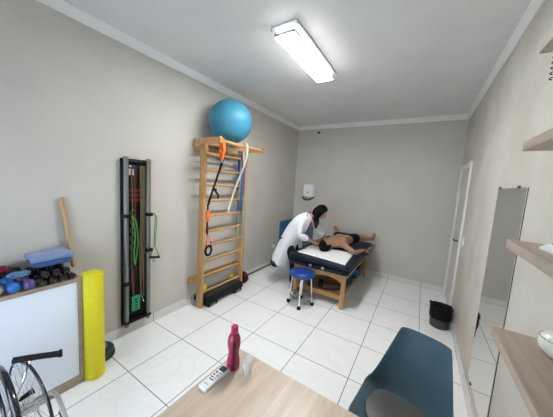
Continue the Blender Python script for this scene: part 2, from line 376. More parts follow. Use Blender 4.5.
# ---------------------------------------------------------------- wall bars
t = thing('wall_bars', 'tall pine wall bars with pull-up frame, on left wall', 'wall bars', (.12, 1.5, 0))
for y in (1.10, 1.92):
    part('upright', BX(.125, .225, y-.02, y+.02, 0, 2.18, bev=.005), M['pine'], t)
for z in (2.075, 1.86, 1.66, 1.455, 1.25, 1.036, .838, .627, .413, .185):
    part('rung', rot(LT([(.016, -.405), (.016, .405)], (0, 0, 0), 'y', 14, sy=1.25), 0, 'X', (0,0,0)) if False else TB([(.165, 1.115, z), (.165, 1.905, z)], .017, 12), M['piney'], t)
for y0, y1, z in ((1.035, 2.0, .355), (1.08, 1.94, 2.13)):
    part('wall_board', BX(.004, .03, y0, y1, z-.04, z+.04, bev=.004), M['piney'], t)
for y in (1.10, 1.92):
    for z in (.355, 2.13): part('spacer', BX(.03, .125, y-.018, y+.018, z-.035, z+.035), M['pine'], t)
    part('arm', BX(.03, .50, y-.045 if y < 1.5 else y-.0, y-.005 if y < 1.5 else y+.04, 2.18, 2.25, bev=.004), M['pine'], t)
part('pull_up_bar', TB([(.455, 1.07, 2.215), (.455, 1.95, 2.215)], .019, 12), M['piney'], t)
part('cross_bar', BX(.20, .235, 1.08, 1.94, 2.182, 2.235, bev=.003), M['piney'], t)
# exercise ball
t = thing('exercise_ball', 'big blue exercise ball on top of wall bars', 'exercise ball', (.30, 1.435, 2.245))
bb = bmesh.new()
prof = [(max(.001, .284*math.sin(a) + (.0012*math.sin(a*60) if .5 < a < 2.6 else 0)), -.284*math.cos(a)) for a in [PI*k/64 for k in range(65)]]
lathe(bb, prof, (.30, 1.435, 2.525), 'z', 48); rot(bb, .5, 'Y', (.30, 1.435, 2.525)); part('ball_skin', bb, M['ball'], t)
part('valve', BL((.10, 1.25, 2.42), .010, 8), M['ball'], t)

# suspension trainer hanging from the pull up bar
t = thing('suspension_trainer', 'black and orange suspension straps hanging from wall bars', 'suspension trainer', (.46, 1.15, 1.0))
ST = (0, 1, 0)
part('anchor_loop', tube(tube(bmesh.new(), smooth_path([(.43, 1.115, 2.24), (.455, 1.115, 2.248), (.485, 1.12, 2.22), (.49, 1.14, 2.12), (.45, 1.15, 1.985)]), 0, flat=(.048, .005, (1, .2, 0))), smooth_path([(.44, 1.125, 2.235), (.425, 1.13, 2.19), (.425, 1.15, 2.08), (.44, 1.155, 1.985)]), 0, flat=(.048, .005, (1, .2, 0))), M['orange'], t)
part('carabiner', TB([(.445+.022*math.cos(a), 1.152, 1.975+.03*math.sin(a)) for a in [2*PI*k/12 for k in range(12)]], .004, 6, closed=True), M['dark_steel'], t)
part('strap', tube(tube(bmesh.new(), smooth_path([(.445, 1.152, 1.95), (.36, 1.15, 1.74), (.27, 1.15, 1.52), (.225, 1.15, 1.40)]), 0, flat=(.062, .008, (1, .4, .3))),
     smooth_path([(.225, 1.15, 1.40), (.215, 1.155, 1.20), (.217, 1.158, 1.08), (.22, 1.16, 1.0)]), 0, flat=(.036, .005, (1, .3, 0))), M['blackw'], t)
part('adjuster', tube(BX(.305, .345, 1.13, 1.185, 1.60, 1.63, bev=.004), [(.325, 1.16, 1.61), (.36, 1.19, 1.55), (.35, 1.2, 1.50)], 0, flat=(.03, .006, (1, 0, 0))), M['black'], t)
part('webbing_stitch', tube(BX(.222, .238, 1.132, 1.170, 1.18, 1.34, bev=.002), [(.225, 1.16, 1.30), (.235, 1.20, 1.28)], 0, flat=(.02, .004, (1, 0, 0))), M['orange'], t, label='orange stitched webbing section')
part('handle_strap', TB([(.225, 1.165, 1.01), (.235, 1.125, .86), (.235, 1.225, .86)], .009, 6, closed=True), M['orange'], t, label='orange triangular handle strap')
part('foot_loop', TB([(.245, 1.165+.05*math.cos(a),   .795+.065*math.sin(a)) for a in [2*PI*k/16 for k in range(16)]], 0, closed=True, flat=(.032, .006, (1, 0, 0))), M['blackw'], t)
# ropes and bands
single('rope', TB(smooth_path([(.43, 1.60, 1.95), (.425, 1.59, 2.12), (.435, 1.585, 2.235), (.46, 1.58, 2.246), (.485, 1.58, 2.22), (.46, 1.60, 2.05), (.34, 1.66, 1.88), (.25, 1.65, 1.66), (.21, 1.62, 1.49), (.20, 1.58, 1.36), (.20, 1.56, 1.27)]), .013, 8), M['ropew'], 'cream rope looped over pull-up bar of wall bars', 'rope')
bb = TB(smooth_path([(.158, 1.845, 2.100), (.19, 1.85, 2.09), (.205, 1.855, 2.03), (.215, 1.85, 1.7), (.205, 1.83, 1.45), (.20, 1.81, 1.28)]), 0, flat=(.09, .006, (1, .3, 0)))
tube(bb, smooth_path([(.17, 1.845, 2.100), (.142, 1.84, 2.09), (.132, 1.83, 2.03), (.135, 1.83, 1.8), (.14, 1.82, 1.6)]), 0, flat=(.06, .005, (1, .2, 0)))
single('resistance_band', bb, M['blueb'], 'wide blue resistance band hanging from top rung', 'resistance band', 'resistance bands on the wall bars')
bb = TB(smooth_path([(.158, 1.872, 1.478), (.20, 1.872, 1.468), (.225, 1.874, 1.40), (.225, 1.876, 1.15), (.222, 1.874, .84)]), 0, flat=(.045, .005, (1, .2, 0)))
tube(bb, smooth_path([(.17, 1.86, 1.478), (.136, 1.865, 1.468), (.115, 1.87, 1.38), (.110, 1.86, 1.15), (.112, 1.855, .93)]), 0, flat=(.04, .005, (1, .2, 0)))
single('resistance_band', bb, M['teal'], 'pale teal band hanging from right end of a middle rung', 'resistance band', 'resistance bands on the wall bars')

# step platform + small balls
t = thing('step_platform', 'black aerobic step platform with grey feet, behind wall bars', 'step platform', (.15, 1.51, 0))
st = bmesh.new()
loft(st, [[(.02, 1.13, .05), (.285, 1.13, .05), (.285, 1.885, .05), (.02, 1.885, .05)], [(.025, 1.135, .11), (.275, 1.135, .11), (.275, 1.88, .11), (.025, 1.88, .11)], [(.04, 1.15, .14), (.262, 1.15, .14), (.262, 1.865, .14), (.04, 1.865, .14)]])
part('deck', st, M['step'], t, smooth=False)
tp = bmesh.new()
for k in range(9): box(tp, .055, .25, 1.19+k*.074, 1.19+k*.074+.05, .139, .145, bev=.002, seg=1)
part('tread_mat', tp, M['stepg'], t)
for y in (1.16, 1.68):
    part('foot', BX(.03, .292, y, y+.17, 0, .05, bev=.008), M['step'], t)
    part('foot_pad', BX(.287, .298, y+.03, y+.13, .010, .045, bev=.003), M['bingrey'], t, label='grey pad on foot')
single('massage_ball', BL((.085, 1.245, .195), .05, 20), M['yball'], 'small yellow ball on near end of step platform', 'ball', 'small yellow balls on the step platform')
single('massage_ball', BL((.07, 1.83, .185), .04, 20), M['yball'], 'yellow ball on far end of step platform', 'ball', 'small yellow balls on the step platform')

# barbell
t = thing('barbell', 'short barbell with burgundy plates on floor along left wall', 'barbell', (.13, 2.62, 0))
part('bar', TB([(.125, 1.985, .105), (.125, 3.26, .105)], .0125, 12), M['dark_steel'], t)
for y in (2.06, 3.10):
    for k in range(2):
        part('plate', LT([(.028, -.016), (.085, -.016), (.098, -.01), (.10, 0), (.098, .01), (.085, .016), (.028, .016)], (.125, y+k*.036, .1005), 'y', 28), M['darkred'], t)
    part('collar', LT([(.024, -.012), (.024, .012)], (.125, y-.04 if y > 2.5 else y+.075, .105), 'y', 14), M['dark_steel'], t)

# ---------------------------------------------------------------- exercise pulley rack on left wall
t = thing('band_rack', 'tall black wall panel with two grey rails and elastic tubes', 'exercise rack', (0, .335, .12))
part('back_panel', BX(.001, .03, .195, .475, .125, 1.90, bev=.004), M['black'], t)
for y in (.225, .455):
    part('rail', LT([(.024, 0), (.024, 1.80)], (.055, y, .115), 'z', 16), M['alu'], t)
    for z in (.60 if y < .3 else .92, 1.32): part('rail_clamp', BX(.03, .10, y-.030, y+.030, z-.018, z+.018, bev=.004), M['black'], t)
part('top_bracket', BX(.03, .060, .215, .465, 1.86, 1.885, bev=.003), M['black'], t)
part('bottom_bracket', BX(.03, .085, .20, .48, .15, .175, bev=.003), M['black'], t)
lg = BX(.030, .033, .265, .325, 1.735, 1.80); box(lg, .030, .033, .27, .30, 1.815, 1.835)
part('logo_plate', lg, M['white'], t, smooth=False)
lg = bmesh.new()
for k in range(3): box(lg, .030, .033, .275, .415, 1.46+k*.05, 1.495+k*.05)
part('red_label', lg, M['red'], t, smooth=False)
for k, y in enumerate((.285, .31, .37, .385, .40, .415)):
    part('elastic_tube', TB(smooth_path([(.05, y, 1.84), (.052, y+.004, 1.3), (.05, y-.004, .8), (.055, y+.01*(-1)**k, .40)]), .006, 6), M['olive'] if k != 1 else M['red'], t)
gl = bmesh.new()
for k in range(5):
    z = .98+k*.09; tube(gl, [(.036, .30+.025*math.cos(a), z+.035*math.sin(a)) for a in [2*PI*j/12 for j in range(12)]], .004, 5, closed=True)
part('green_chain_print', gl, M['green'], t)
wt = BX(.04, .075, .27, .36, .27, .43, bev=.006)
part('green_tag', wt, M['greenbox'], t)
lt = bmesh.new()
for k in range(4): box(lt, .075, .077, .30, .33, .29+k*.033, .309+k*.033)
part('tag_print', lt, M['dkgreen'], t, smooth=False)
part('hook', TB(smooth_path([(.055, .39, .40), (.06, .395, .36), (.075, .40, .34), (.06, .405, .33)]), .004, 6), M['chrome'], t)
# green tubes hanging on the clamps
t = thing('resistance_tube', 'green exercise tube looped from left rail of band rack', 'resistance tube', (.1, .27, .72), 0, 'green tubes on the band rack')
part('tube', TB(smooth_path([(.115, .245, 1.32), (.12, .26, 1.28), (.115, .285, 1.1), (.11, .275, .95), (.11, .285, .80), (.11, .30, .90), (.115, .315, 1.05), (.12, .29, 1.26), (.115, .25, 1.325)]), .0055, 8), M['green'], t)
part('grip', TB([(.115, .27, .80), (.115, .30, .74)], .014, 10), M['black'], t)
t = thing('resistance_tube', 'green exercise tube with black handle beside right rail', 'resistance tube', (.12, .50, .85), 0, 'green tubes on the band rack')
part('tube', TB(smooth_path([(.105, .475, 1.34), (.115, .50, 1.30), (.115, .492, 1.1), (.115, .49, .97)]), .0055, 8), M['green'], t)
part('tube', TB(smooth_path([(.105, .482, 1.33), (.12, .515, 1.28), (.12, .507, 1.1), (.118, .497, .97)]), .0045, 8), M['green'], t)
part('handle_strap', TB([(.115, .495, .975), (.10, .45, .84), (.13, .54, .83)], .005, 6, closed=True), M['blackw'], t)
part('grip', TB([(.10, .445, .84), (.13, .545, .83)], .013, 10), M['black'], t)
part('carabiner', TB([(.115, .485+.012*math.cos(a), .80+.02*math.sin(a)) for a in [2*PI*k/10 for k in range(10)]], .003, 6, closed=True), M['olive'], t)

# ---------------------------------------------------------------- yellow roller, green plates, stick
single('foam_roller', LT([(.066, 0), (.072, .004), (.0735, .02), (.0735, .90), (.071, .918), (.064, .922)], (.35, -.179, 0), 'z', 36), M['yellow'], 'tall yellow foam roller standing beside cabinet', 'foam roller')
for k, (r, lab) in enumerate([(.118, 'dark green round plate on floor behind yellow roller'), (.108, 'dark green round plate lying on top of another plate')]):
    single('weight_plate', LT([(.02, 0), (r-.008, 0), (r, .01), (r, .032), (r-.01, .042), (.02, .042)], (.155+.004*k, -.06, .002+k*.044), 'z', 30), M['dkgreen'], lab, 'weight', 'green plates behind the yellow roller')
t = thing('hand_pump', 'dark hand pump with silver cap leaning behind yellow roller', 'pump', (.17, -.05, .09))
part('barrel', TB([(.155, -.045, .105), (.04, -.065, .32)], .017, 12), M['dark_steel'], t)
part('cap', LT([(.03, 0), (.032, .012), (.022, .03)], (.165, -.035, .089), 'z', 16), M['steel'], t)
single('wooden_stick', TB([(.052, -.208, .905), (.018, -.272, 1.51)], [.0155, .0175], 14), M['stick'], 'wooden stick leaning on left wall behind blue towels', 'stick')

# ---------------------------------------------------------------- cabinet
CT = .905
t = thing('low_cabinet', 'low cabinet with brown wood frame and white panel', 'cabinet', (.18, -.9, 0))
part('top_board', BX(.015, .36, YN+.05, -.255, CT-.03, CT, bev=.002), M['cabw'], t, smooth=False)
part('side_panel', BX(.015, .36, -.285, -.255, 0, CT-.03, bev=.002), M['cabw'], t, smooth=False)
part('side_panel', BX(.015, .36, YN+.05, YN+.08, 0, CT-.03, bev=.002), M['cabw'], t, smooth=False)
part('plinth', BX(.02, .36, YN+.08, -.285, 0, .075), M['cabw'], t, smooth=False)
part('front_panel', BX(.338, .352, YN+.08, -.286, .076, CT-.031), M['cabp'], t, smooth=False)

# dumbbells on the cabinet
def dumbbell(mat, label, loc, r, L, rz, group):
    t = thing('dumbbell', label, 'dumbbell', loc, rz, group)
    part('handle', LT([(r*.38, -L*.25), (r*.42, 0), (r*.38, L*.25)], (0, 0, r), 'x', 12), mat, t, local=True)
    for s in (-1, 1):
        c = s*(L/2-r*.72)
        part('head', LT([(r*.4, -r*.8), (r*.8, -r*.72), (r, -r*.25), (r, r*.25), (r*.8, r*.72), (r*.4, r*.8)] if mat is M['vblack'] else [(r*math.sin(q), -r*math.cos(q)) for q in [PI*(.1+.8*w/12) for w in range(13)]], (c, 0, r), 'x', 8 if mat is M['vblack'] else 20), mat, t, local=True)
    return t
G = 'dumbbells along the front edge of the low cabinet'
bk = dumbbell(M['vblack'], 'black dumbbell nearest right end of low cabinet top', (.29, -.318, CT), .0265, .15, .06, G)
for i, (x, y, z, lab, a) in enumerate([(.288, -.374, CT, 'black dumbbell second from right end of cabinet top', .05), (.286, -.430, CT, 'black dumbbell third from right end of cabinet top', 0), (.284, -.486, CT, 'black dumbbell beside purple dumbbell on cabinet', -.05),
        (.262, -.345, CT+.048, 'black dumbbell stacked right on upper row below towels', .08), (.262, -.401, CT+.048, 'black dumbbell in the middle of upper row below towels', 0), (.26, -.457, CT+.048, 'black dumbbell stacked left on upper row below towels', -.04)]):
    dup(bk, (x, y, z), lab, a)
dumbbell(M['vpurple'], 'purple round-headed dumbbell on low cabinet', (.265, -.550, CT), .035, .19, .05, G)
dumbbell(M['vblue'], 'bright blue round-headed dumbbell on low cabinet', (.262, -.624, CT), .037, .20, .04, G)
dumbbell(M['vsilver'], 'silver grey round-headed dumbbell at photo left edge', (.265, -.706, CT), .041, .19, .03, G)
# folded towels: rounded lofted layers
def towel(mat, x0, x1, y0, y1, z0, z1, label, seed, wob=.006):
    bm = BX(x0, x1, y0, y1, z0, z1, bev=(z1-z0)*.42, seg=4)
    bmesh.ops.subdivide_edges(bm, edges=[e for e in bm.edges if e.calc_length() > .05], cuts=8, use_grid_fill=True)
    for v in bm.verts:
        n = noise.noise_vector(v.co*14 + Vector((seed, 0, 0))); v.co += n*wob; v.co.z = max(v.co.z, z0)
    return single('folded_towel', bm, mat, label, 'towel', 'folded towels on the low cabinet')
box_rack = BX(.05, .165, -.52, -.30, CT, CT+.075, bev=.02)
single('storage_pouch', box_rack, M['darkcloth'], 'black pouch under blue towels on low cabinet', 'pouch')
towel(M['royal'], .05, .245, -.500, -.272, 1.012, 1.046, 'royal blue folded towel on dumbbells, beneath the lighter towel', 1)
towel(M['peri'], .045, .24, -.515, -.262, 1.048, 1.10, 'light periwinkle folded towel on top of the darker towel', 4, .008)
bm = BX(.03, .145, -.90, -.535, CT, CT+.10, bev=.035, seg=4)
bmesh.ops.subdivide_edges(bm, edges=[e for e in bm.edges if e.calc_length() > .05], cuts=10, use_grid_fill=True)
for v in bm.verts:
    v.co += noise.noise_vector(v.co*22)*.014; v.co.z = max(v.co.z, CT)
single('cloth_bundle', bm, M['darkcloth'], 'crumpled black and wine cloth bundle at cabinet back', 'cloth')
bm = BX(.085, .165, -.73, -.61, CT+.098, CT+.135, bev=.017, seg=3)
for v in bm.verts: v.co += noise.noise_vector(v.co*25)*.004; v.co.z = max(v.co.z, CT+.09)
single('red_cloth', bm, M['wine'], 'wine red cloth lump behind blue dumbbell on cabinet', 'cloth')
cp = []
for k in range(90):
    a = k*.42; w_ = .55+.45*math.sin(k*.23); cp.append((.225+.042*w_*math.cos(a)+.012*math.sin(k*.11), -.575+.062*(.7+.3*math.cos(k*.17))*math.sin(a), CT+.086+.006*math.sin(k*.9)+.010*math.sin(k*.31)))
single('skipping_rope', TB(smooth_path(cp, 3), .0038, 6), M['cord'], 'pale blue coiled cord lying over purple dumbbell', 'cord')

# ---------------------------------------------------------------- folded wheelchair
t = thing('wheelchair', 'folded black wheelchair with spoked wheels beside low cabinet', 'wheelchair', (.72, -.70, 0))
def wheel(c, ang, tr, mt, push=True):
    d = Vector((math.cos(ang), math.sin(ang), 0)); c = Vector(c)
    circ = lambda r, off=0: [c + d*r*math.cos(2*PI*k/48) + Vector((0, 0, r*math.sin(2*PI*k/48))) + Vector((-d.y, d.x, 0))*off for k in range(48)]
    w = part('wheel', TB(circ(.305-tr), tr, 10, closed=True), mt, t)
    part('rim', TB(circ(.305-tr*2-.006), .006, 8, closed=True), M['chrome'], w)
    if push: part('push_rim', TB(circ(.262, -.035), .008, 8, closed=True), M['blackg'], w)
    sp = bmesh.new(); nrm = Vector((-d.y, d.x, 0))
    for k in range(20):
        a = 2*PI*k/20; s = 1 if k % 2 else -1
        tube(sp, [c+nrm*.02*s, c+d*.285*math.cos(a)+Vector((0, 0, .285*math.sin(a)))], .0016, 5)
    part('spokes', sp, M['chrome'], w)
    part('hub', TB([c-nrm*.035, c+nrm*.035], .024, 14), M['chrome'], w)
wheel((.725, -.748, .32), .02, .017, M['blackg']); wheel((.735, -.652, .305), .10, .008, M['blackg'], False)
part('armrest', TB(smooth_path([(.69, -.702, .635), (.73, -.63, .628), (.775, -.545, .615), (.785, -.525, .612), (.79, -.510, .612)]), [.017]*12+[.018]*6+[.023]*7, 12), M['black'], t)
part('armrest', TB([(.72, -.70, .39), (.718, -.68, .392), (.71, -.645, .395), (.708, -.628, .398)], [.011, .012, .015, .020], 12), M['black'], t)
part('frame', tube(tube(bmesh.new(), smooth_path([(.73, -.755, .305), (.76, -.70, .45), (.74, -.64, .62)]), .011), smooth_path([(.73, -.735, .305), (.80, -.70, .20), (.86, -.72, .15)]), .011), M['chrome'], t)
part('axle', TB([(.73, -.79, .305), (.735, -.59, .305)], .012), M['chrome'], t)
ft = part('footrest_hanger', TB(smooth_path([(.68, -.735, .27), (.672, -.66, .30), (.685, -.56, .305), (.725, -.53, .30), (.84, -.53, .25), (1.0, -.54, .17), (1.08, -.55, .06)]), .0125, 10), M['steel'], t)
ch = bmesh.new()
for s, (x, y) in enumerate([(.79, -.53), (.82, -.53)]):
    for k in range(6+3*s):
        c = Vector((x, y, .245-.026*k)); ax = Vector((0, 1, 0)) if k % 2 else Vector((1, 0, 0))
        tube(ch, [c + ax*.008*math.cos(a) + Vector((0, 0, .017*math.sin(a))) for a in [2*PI*j/10 for j in range(10)]], .003, 5, closed=True)
part('chain', ch, M['dark_steel'], ft)
part('footplate', BX(.98, 1.12, -.60, -.46, .045, .06, bev=.004), M['black'], t)
for x, y in ((.97, -.62), (.97, -.74)):
    part('caster', LT([(.02, -.011), (.055, -.011), (.06, 0), (.055, .011), (.02, .011)], (x, y, .061), 'y', 20), M['rubber'], t)
part('caster_fork', tube(TB([(.97, -.635, .06), (.97, -.635, .14), (.80, -.70, .20)], .008), [(.97, -.725, .06), (.97, -.725, .14), (.80, -.70, .20)], .008), M['steel'], t)

# ---------------------------------------------------------------- desk
t = thing('desk', 'light oak desk in the foreground with bottle on it', 'desk', (1.766, .033, 0), math.radians(-1.5))
part('desk_top', BX(0, 1.25, -.60, 0, .722, .75, bev=.0015, seg=1), M['oak'], t, local=True, smooth=False)
part('side_panel', BX(.02, .045, -.60, -.02, 0, .722), M['oak'], t, local=True, smooth=False)
part('side_panel', BX(1.20, 1.225, -.60, -.02, 0, .722), M['oak'], t, local=True, smooth=False)
part('modesty_panel', BX(.045, 1.20, -.30, -.282, .30, .722), M['oak'], t, local=True, smooth=False)
# bottle
t = thing('water_bottle', 'raspberry red plastic water bottle on desk', 'bottle', (1.83, -.102, .75))
part('bottle_body', LT([(.028, 0), (.033, .004), (.0345, .02), (.034, .045), (.0295, .075), (.0275, .09), (.0295, .105), (.034, .13), (.0348, .155), (.032, .175), (.022, .195), (.0165, .20)], (0, 0, 0), 'z', 32), M['bottle'], t, local=True)
part('cap', LT([(.0185, .198), (.0195, .202), (.019, .222), (.0185, .236), (.015, .24)], (0, 0, 0), 'z', 24), M['bottlec'], t, local=True)
gp = bmesh.new()
for k in range(12):
    pass
rings = []
for z, r in [(.012, .0348), (.045, .0343), (.075, .0300), (.09, .0281), (.105, .0300), (.13, .0345), (.16, .0350), (.178, .0315)]:
    rr = []
    for a, e in [(-1.05, 0), (-.90, .0012), (-.75, .0012), (-.62, 0)]: rr.append(((r+e)*math.cos(a), (r+e)*math.sin(a), z))
    for a in (-.62, -1.05): rr.append(((r-.004)*math.cos(a), (r-.004)*math.sin(a), z))
    rings.append(rr)
part('grip_strip', loft(bmesh.new(), rings), M['blackg'], t, local=True, label='dark glossy strip down the side')
# cup
t = thing('plastic_cup', 'clear disposable plastic cup on desk beside bottle', 'cup', (1.912, -.088, .75))
part('cup_wall', LT([(.020, .0), (.022, .001), (.033, .078), (.0345, .080), (.0335, .0815), (.032, .078), (.0215, .003), (.018, .002)], (0, 0, 0), 'z', 32), M['clear'], t, local=True)
# remote
t = thing('remote_control', 'white air conditioner remote control lying on desk', 'remote control', (1.811, -.214, .75), math.radians(-1))
part('case', BX(-.026, .026, -.082, .082, 0, .02, bev=.005, seg=3), M['remote'], t, local=True)
part('display', BX(-.019, .019, .040, .072, .0195, .0208), M['dkbtn'], t, local=True, label='dark display window')
for i, (x, y, w, h) in enumerate([(-.012, .024, .010, .012), (.008, .026, .018, .008), (-.012, .006, .012, .008), (.010, .008, .014, .014), (-.010, -.010, .016, .007), (.012, -.010, .010, .007), (0, -.024, .03, .006)]):
    part('button', BX(x-w/2, x+w/2, y-h/2, y+h/2, .0195, .0215, bev=.001, seg=1), M['tealbtn'] if i % 2 else M['dkbtn'], t, local=True)
mk = bmesh.new()
for k in range(5): box(mk, -.014+k*.0055, -.014+k*.0055+.0038, -.058, -.052, .0198, .0203)
part('printed_mark', mk, M['tealbtn'], t, local=True)

# ---------------------------------------------------------------- blue shell chair
t = thing('shell_chair', 'petrol blue plastic shell chair with grey cushion at desk', 'chair', (2.635, .455, 0), math.radians(-17))
# local axes: +y towards the backrest, x sideways. grid (u across, v from front edge to back top)
NU, NV = 25, 44
PROF = smooth_path([(-.23, .448, 0), (-.14, .437, 0), (-.04, .432, 0), (.05, .443, 0), (.115, .485, 0), (.158, .56, 0), (.195, .66, 0), (.232, .76, 0), (.268, .855, 0)], 12)
def shell_pt(u, v):
    k = v*(len(PROF)-1); i0 = min(int(k), len(PROF)-2); q = PROF[i0].lerp(PROF[i0+1], k-i0)
    a, b = PROF[max(i0-4, 0)], PROF[min(i0+5, len(PROF)-1)]; tg = (b-a).normalized(); n = Vector((-tg.y, tg.x, 0)); e = abs(u)
    t = min(1, max(0, (v-.40)/.60))
    w = .215+.035*math.sin(PI*min(1, v/.75)) if v < .375 else .25-.115*((v-.375)/.625)**1.15
    side = .03+.055*math.exp(-((v-.52)/.25)**2)
    p = q + n*side*e**2.3
    z = p.y
    if v > .9: z -= ((v-.9)/.1)**2*.012*e**4
    if v < .08: z -= ((.08-v)/.08)**2*.02
    return Vector((u*w, p.x, z))
bm = bmesh.new(); g = [[bm.verts.new(shell_pt(-1+2*i/(NU-1), j/(NV-1))) for i in range(NU)] for j in range(NV)]
for j in range(NV-1):
    for i in range(NU-1): bm.faces.new((g[j][i], g[j][i+1], g[j+1][i+1], g[j+1][i]))
sh = part('shell', bm, M['chairb'], t, local=True)
mods(sh, ('SOLIDIFY', dict(thickness=.009, offset=0)), ('SUBSURF', dict(levels=1, render_levels=1)))
cb = bmesh.new(); rings = []
for k, (s, h) in enumerate([(.80, -.004), (.94, .0), (1.0, .010), (.97, .022), (.85, .032), (.5, .038), (.1, .040)]):
    ring = []
    for a in [2*PI*q/40 for q in range(40)]:
        ca, sa = math.cos(a), math.sin(a)
        x = .185*s*math.copysign(abs(ca)**.85, ca); y = -.035+.175*s*math.copysign(abs(sa)**.85, sa)
        ring.append((x, y, .452+h+.6*abs(x)**2.2))
    rings.append(ring)
part('seat_cushion', loft(cb, rings), M['cushion'], t, local=True)
part('seat_mount', BX(-.11, .11, -.13, .11, .405, .43, bev=.006), M['black'], t, local=True)
for sx in (-1, 1):
    for sy in (-1, 1):
        part('leg', TB([(sx*.10, sy*.10-.01, .415), (sx*.20, sy*.20-.01, 0)], [.016, .011], 12), M['pine'], t, local=True)

# ---------------------------------------------------------------- waste bin
t = thing('waste_bin', 'dark grey waste bin with black bag by right wall', 'bin', (2.965, 2.70, 0))
part('bin_body', LT([(.10, 0), (.108, .006), (.118, .19), (.119, .20), (.112, .19), (.10, .01)], (2.965, 2.70, 0), 'z', 30), M['binb'], t)
prof = [(.120, .125), (.124, .15), (.127, .255), (.131, .278), (.124, .285), (.110, .26), (.10, .12), (.07, .06)]
bg = LT(prof, (2.965, 2.70, 0), 'z', 40, cap=False)
for v in bg.verts:
    d = v.co - Vector((2.965, 2.70, v.co.z)); v.co += d.normalized()*noise.noise(v.co*38)*.006 if d.length > .02 else Vector()
    v.co.z += .012*noise.noise(v.co*16)
    v.co.x = min(v.co.x, XR-.014)
part('bin_bag', bg, M['bin'], t)
part('bag_knot', BL((2.85, 2.755, .285), .020, 10, (1, 1.1, .7)), M['bin'], t)

# ---------------------------------------------------------------- shelves on right wall
for i, (z, lab) in enumerate([(1.265, 'lowest wooden wall shelf at right, holding white pot'), (1.580, 'wooden wall shelf second from bottom, holding white device'),
                              (1.905, 'wooden wall shelf third from bottom, right edge of photo'), (2.205, 'highest wooden wall shelf near the ceiling')]):
    single('wall_shelf', BX(2.855, XR-.001, YN+.30, .085, z, z+.03, bev=.0012, seg=1), M['shelfw'], lab, 'shelf', 'wooden wall shelves at the right', smooth=False)
t = thing('countertop_device', 'small white device with dark slot on wall shelf', 'device', (2.938, -.062, 1.61), math.radians(8))
part('base', loft(bmesh.new(), [[(-.040, -.10, 0), (.06, -.10, 0), (.06, .026, 0), (-.040, .026, 0)], [(-.040, -.10, .006), (.06, -.10, .006), (.06, .026, .006), (-.040, .026, .006)], [(-.026, -.09, .020), (.055, -.09, .020), (.055, .018, .020), (-.026, .018, .020)]]), M['devw'], t, local=True, smooth=False)
part('slot', BX(-.024, -.019, -.02, .010, .012, .0225), M['dkbtn'], t, local=True, label='dark slot')
part('upright_panel', rot(BX(-.018, -.010, -.085, .022, .018, .10, bev=.002), .15, 'Y', (0, 0, 0)), M['screen'], t, local=True)
part('panel_edge', rot(BX(-.016, -.012, .0222, .0235, .02, .075), .15, 'Y', (0, 0, 0)), M['dkbtn'], t, local=True)
t = thing('decorative_pot', 'round glossy white pot with brown stitched band on shelf', 'pot', (2.985, -.02, 1.295))
part('pot_body', LT([(.022, 0), (.036, .006), (.048, .024), (.051, .04), (.0475, .055), (.036, .068), (.02, .075), (.004, .077)], (0, 0, 0), 'z', 32), M['pearl'], t, local=True)
sb = bmesh.new()
for k in range(30):
    a = 2*PI*k/30; r = .0478
    ball(sb, (r*math.cos(a), r*math.sin(a), .055+(.0015 if k % 2 else -.0015)), .0011, 6)
tube(sb, [(.0475*math.cos(a), .0475*math.sin(a), .055) for a in [2*PI*k/32 for k in range(32)]], 0.0009, 5, closed=True)
part('stitched_band', sb, M['brown'], t, local=True)
t = thing('spiral_notebook', 'small wire-bound pad hanging under the highest wall shelf', 'notebook', (2.89, -.06, 2.10))
part('pages', BX(2.882, 2.902, -.16, .038, 2.10, 2.204), M['white'], t, smooth=False)
sp = bmesh.new()
for k in range(6):
    z = 2.112+k*.0155
    tube(sp, [(2.890+.013*math.cos(a), .044+.012*math.sin(a), z) for a in [2*PI*j/10 for j in range(10)]], .0016, 5, closed=True)
part('wire_binding', sp, M['black'], t)

# ---------------------------------------------------------------- massage table
TX0, TX1, TY0, TY1 = .915, 1.865, 2.16, 3.965
t = thing('massage_table', 'navy massage table with wooden frame, patient lying on it', 'massage table', (1.42, 3.07, 0))
def pad(x0, x1, y0, y1, z0, z1, r):
    bm = bmesh.new(); rings = []
    def outline(inset, z):
        pts = []; rr = max(r-inset, .01)
        for cx, cy, a0 in [(x1-r, y1-r, 0), (x0+r, y1-r, PI/2), (x0+r, y0+r, PI), (x1-r, y0+r, 1.5*PI)]:
            for k in range(7):
                a = a0+PI/2*k/6; pts.append((cx+rr*math.cos(a), cy+rr*math.sin(a), z))
        return pts
    h = z1-z0
    for ins, f in [(.03, 0), (.008, .08), (0, .25), (0, .75), (.008, .9), (.022, .98), (.045, 1.0)]: rings.append(outline(ins, z0+h*f))
    return loft(bm, rings)
part('cushion', pad(TX0, TX1, TY0, 3.06, .60, .685, .09), M['navy'], t)
part('cushion', pad(TX0, TX1, 3.064, TY1, .60, .685, .09), M['navy'], t)
part('valance', pad(TX0+.012, TX1-.012, TY0+.012, TY1-.012, .530, .60, .075), M['navy'], t)
for x in (1.30, 1.49):
    part('face_rest_socket', LT([(.021, 0), (.021, -.008), (.012, -.009), (.010, -.002)], (x, TY0+.013, .575), 'y', 18), M['steel'], t)
for x in (1.02, 1.775):
    for y in (2.27, 3.80):
        part('leg', BX(x-.03, x+.03, y, y+.035, 0, .535, bev=.004), M['pine'], t)
def end_panel(y):
    pts = [(1.05, y, .525), (1.75, y, .525)]
    for k in range(17):
        u = k/16; pts.append((1.75-.70*u, y, .375+.05*math.sin(u*2*PI)*(.6)+.045*math.sin(u*PI)))
    return PR([Vector(p) for p in pts], (0, .018, 0))
part('end_panel', end_panel(2.285), M['pine'], t, smooth=False); part('end_panel', end_panel(3.81), M['pine'], t, smooth=False)
for x in (.99, 1.79):
    part('side_rail', BX(x, x+.018, 2.335, 3.80, .45, .535), M['pine'], t, smooth=False)
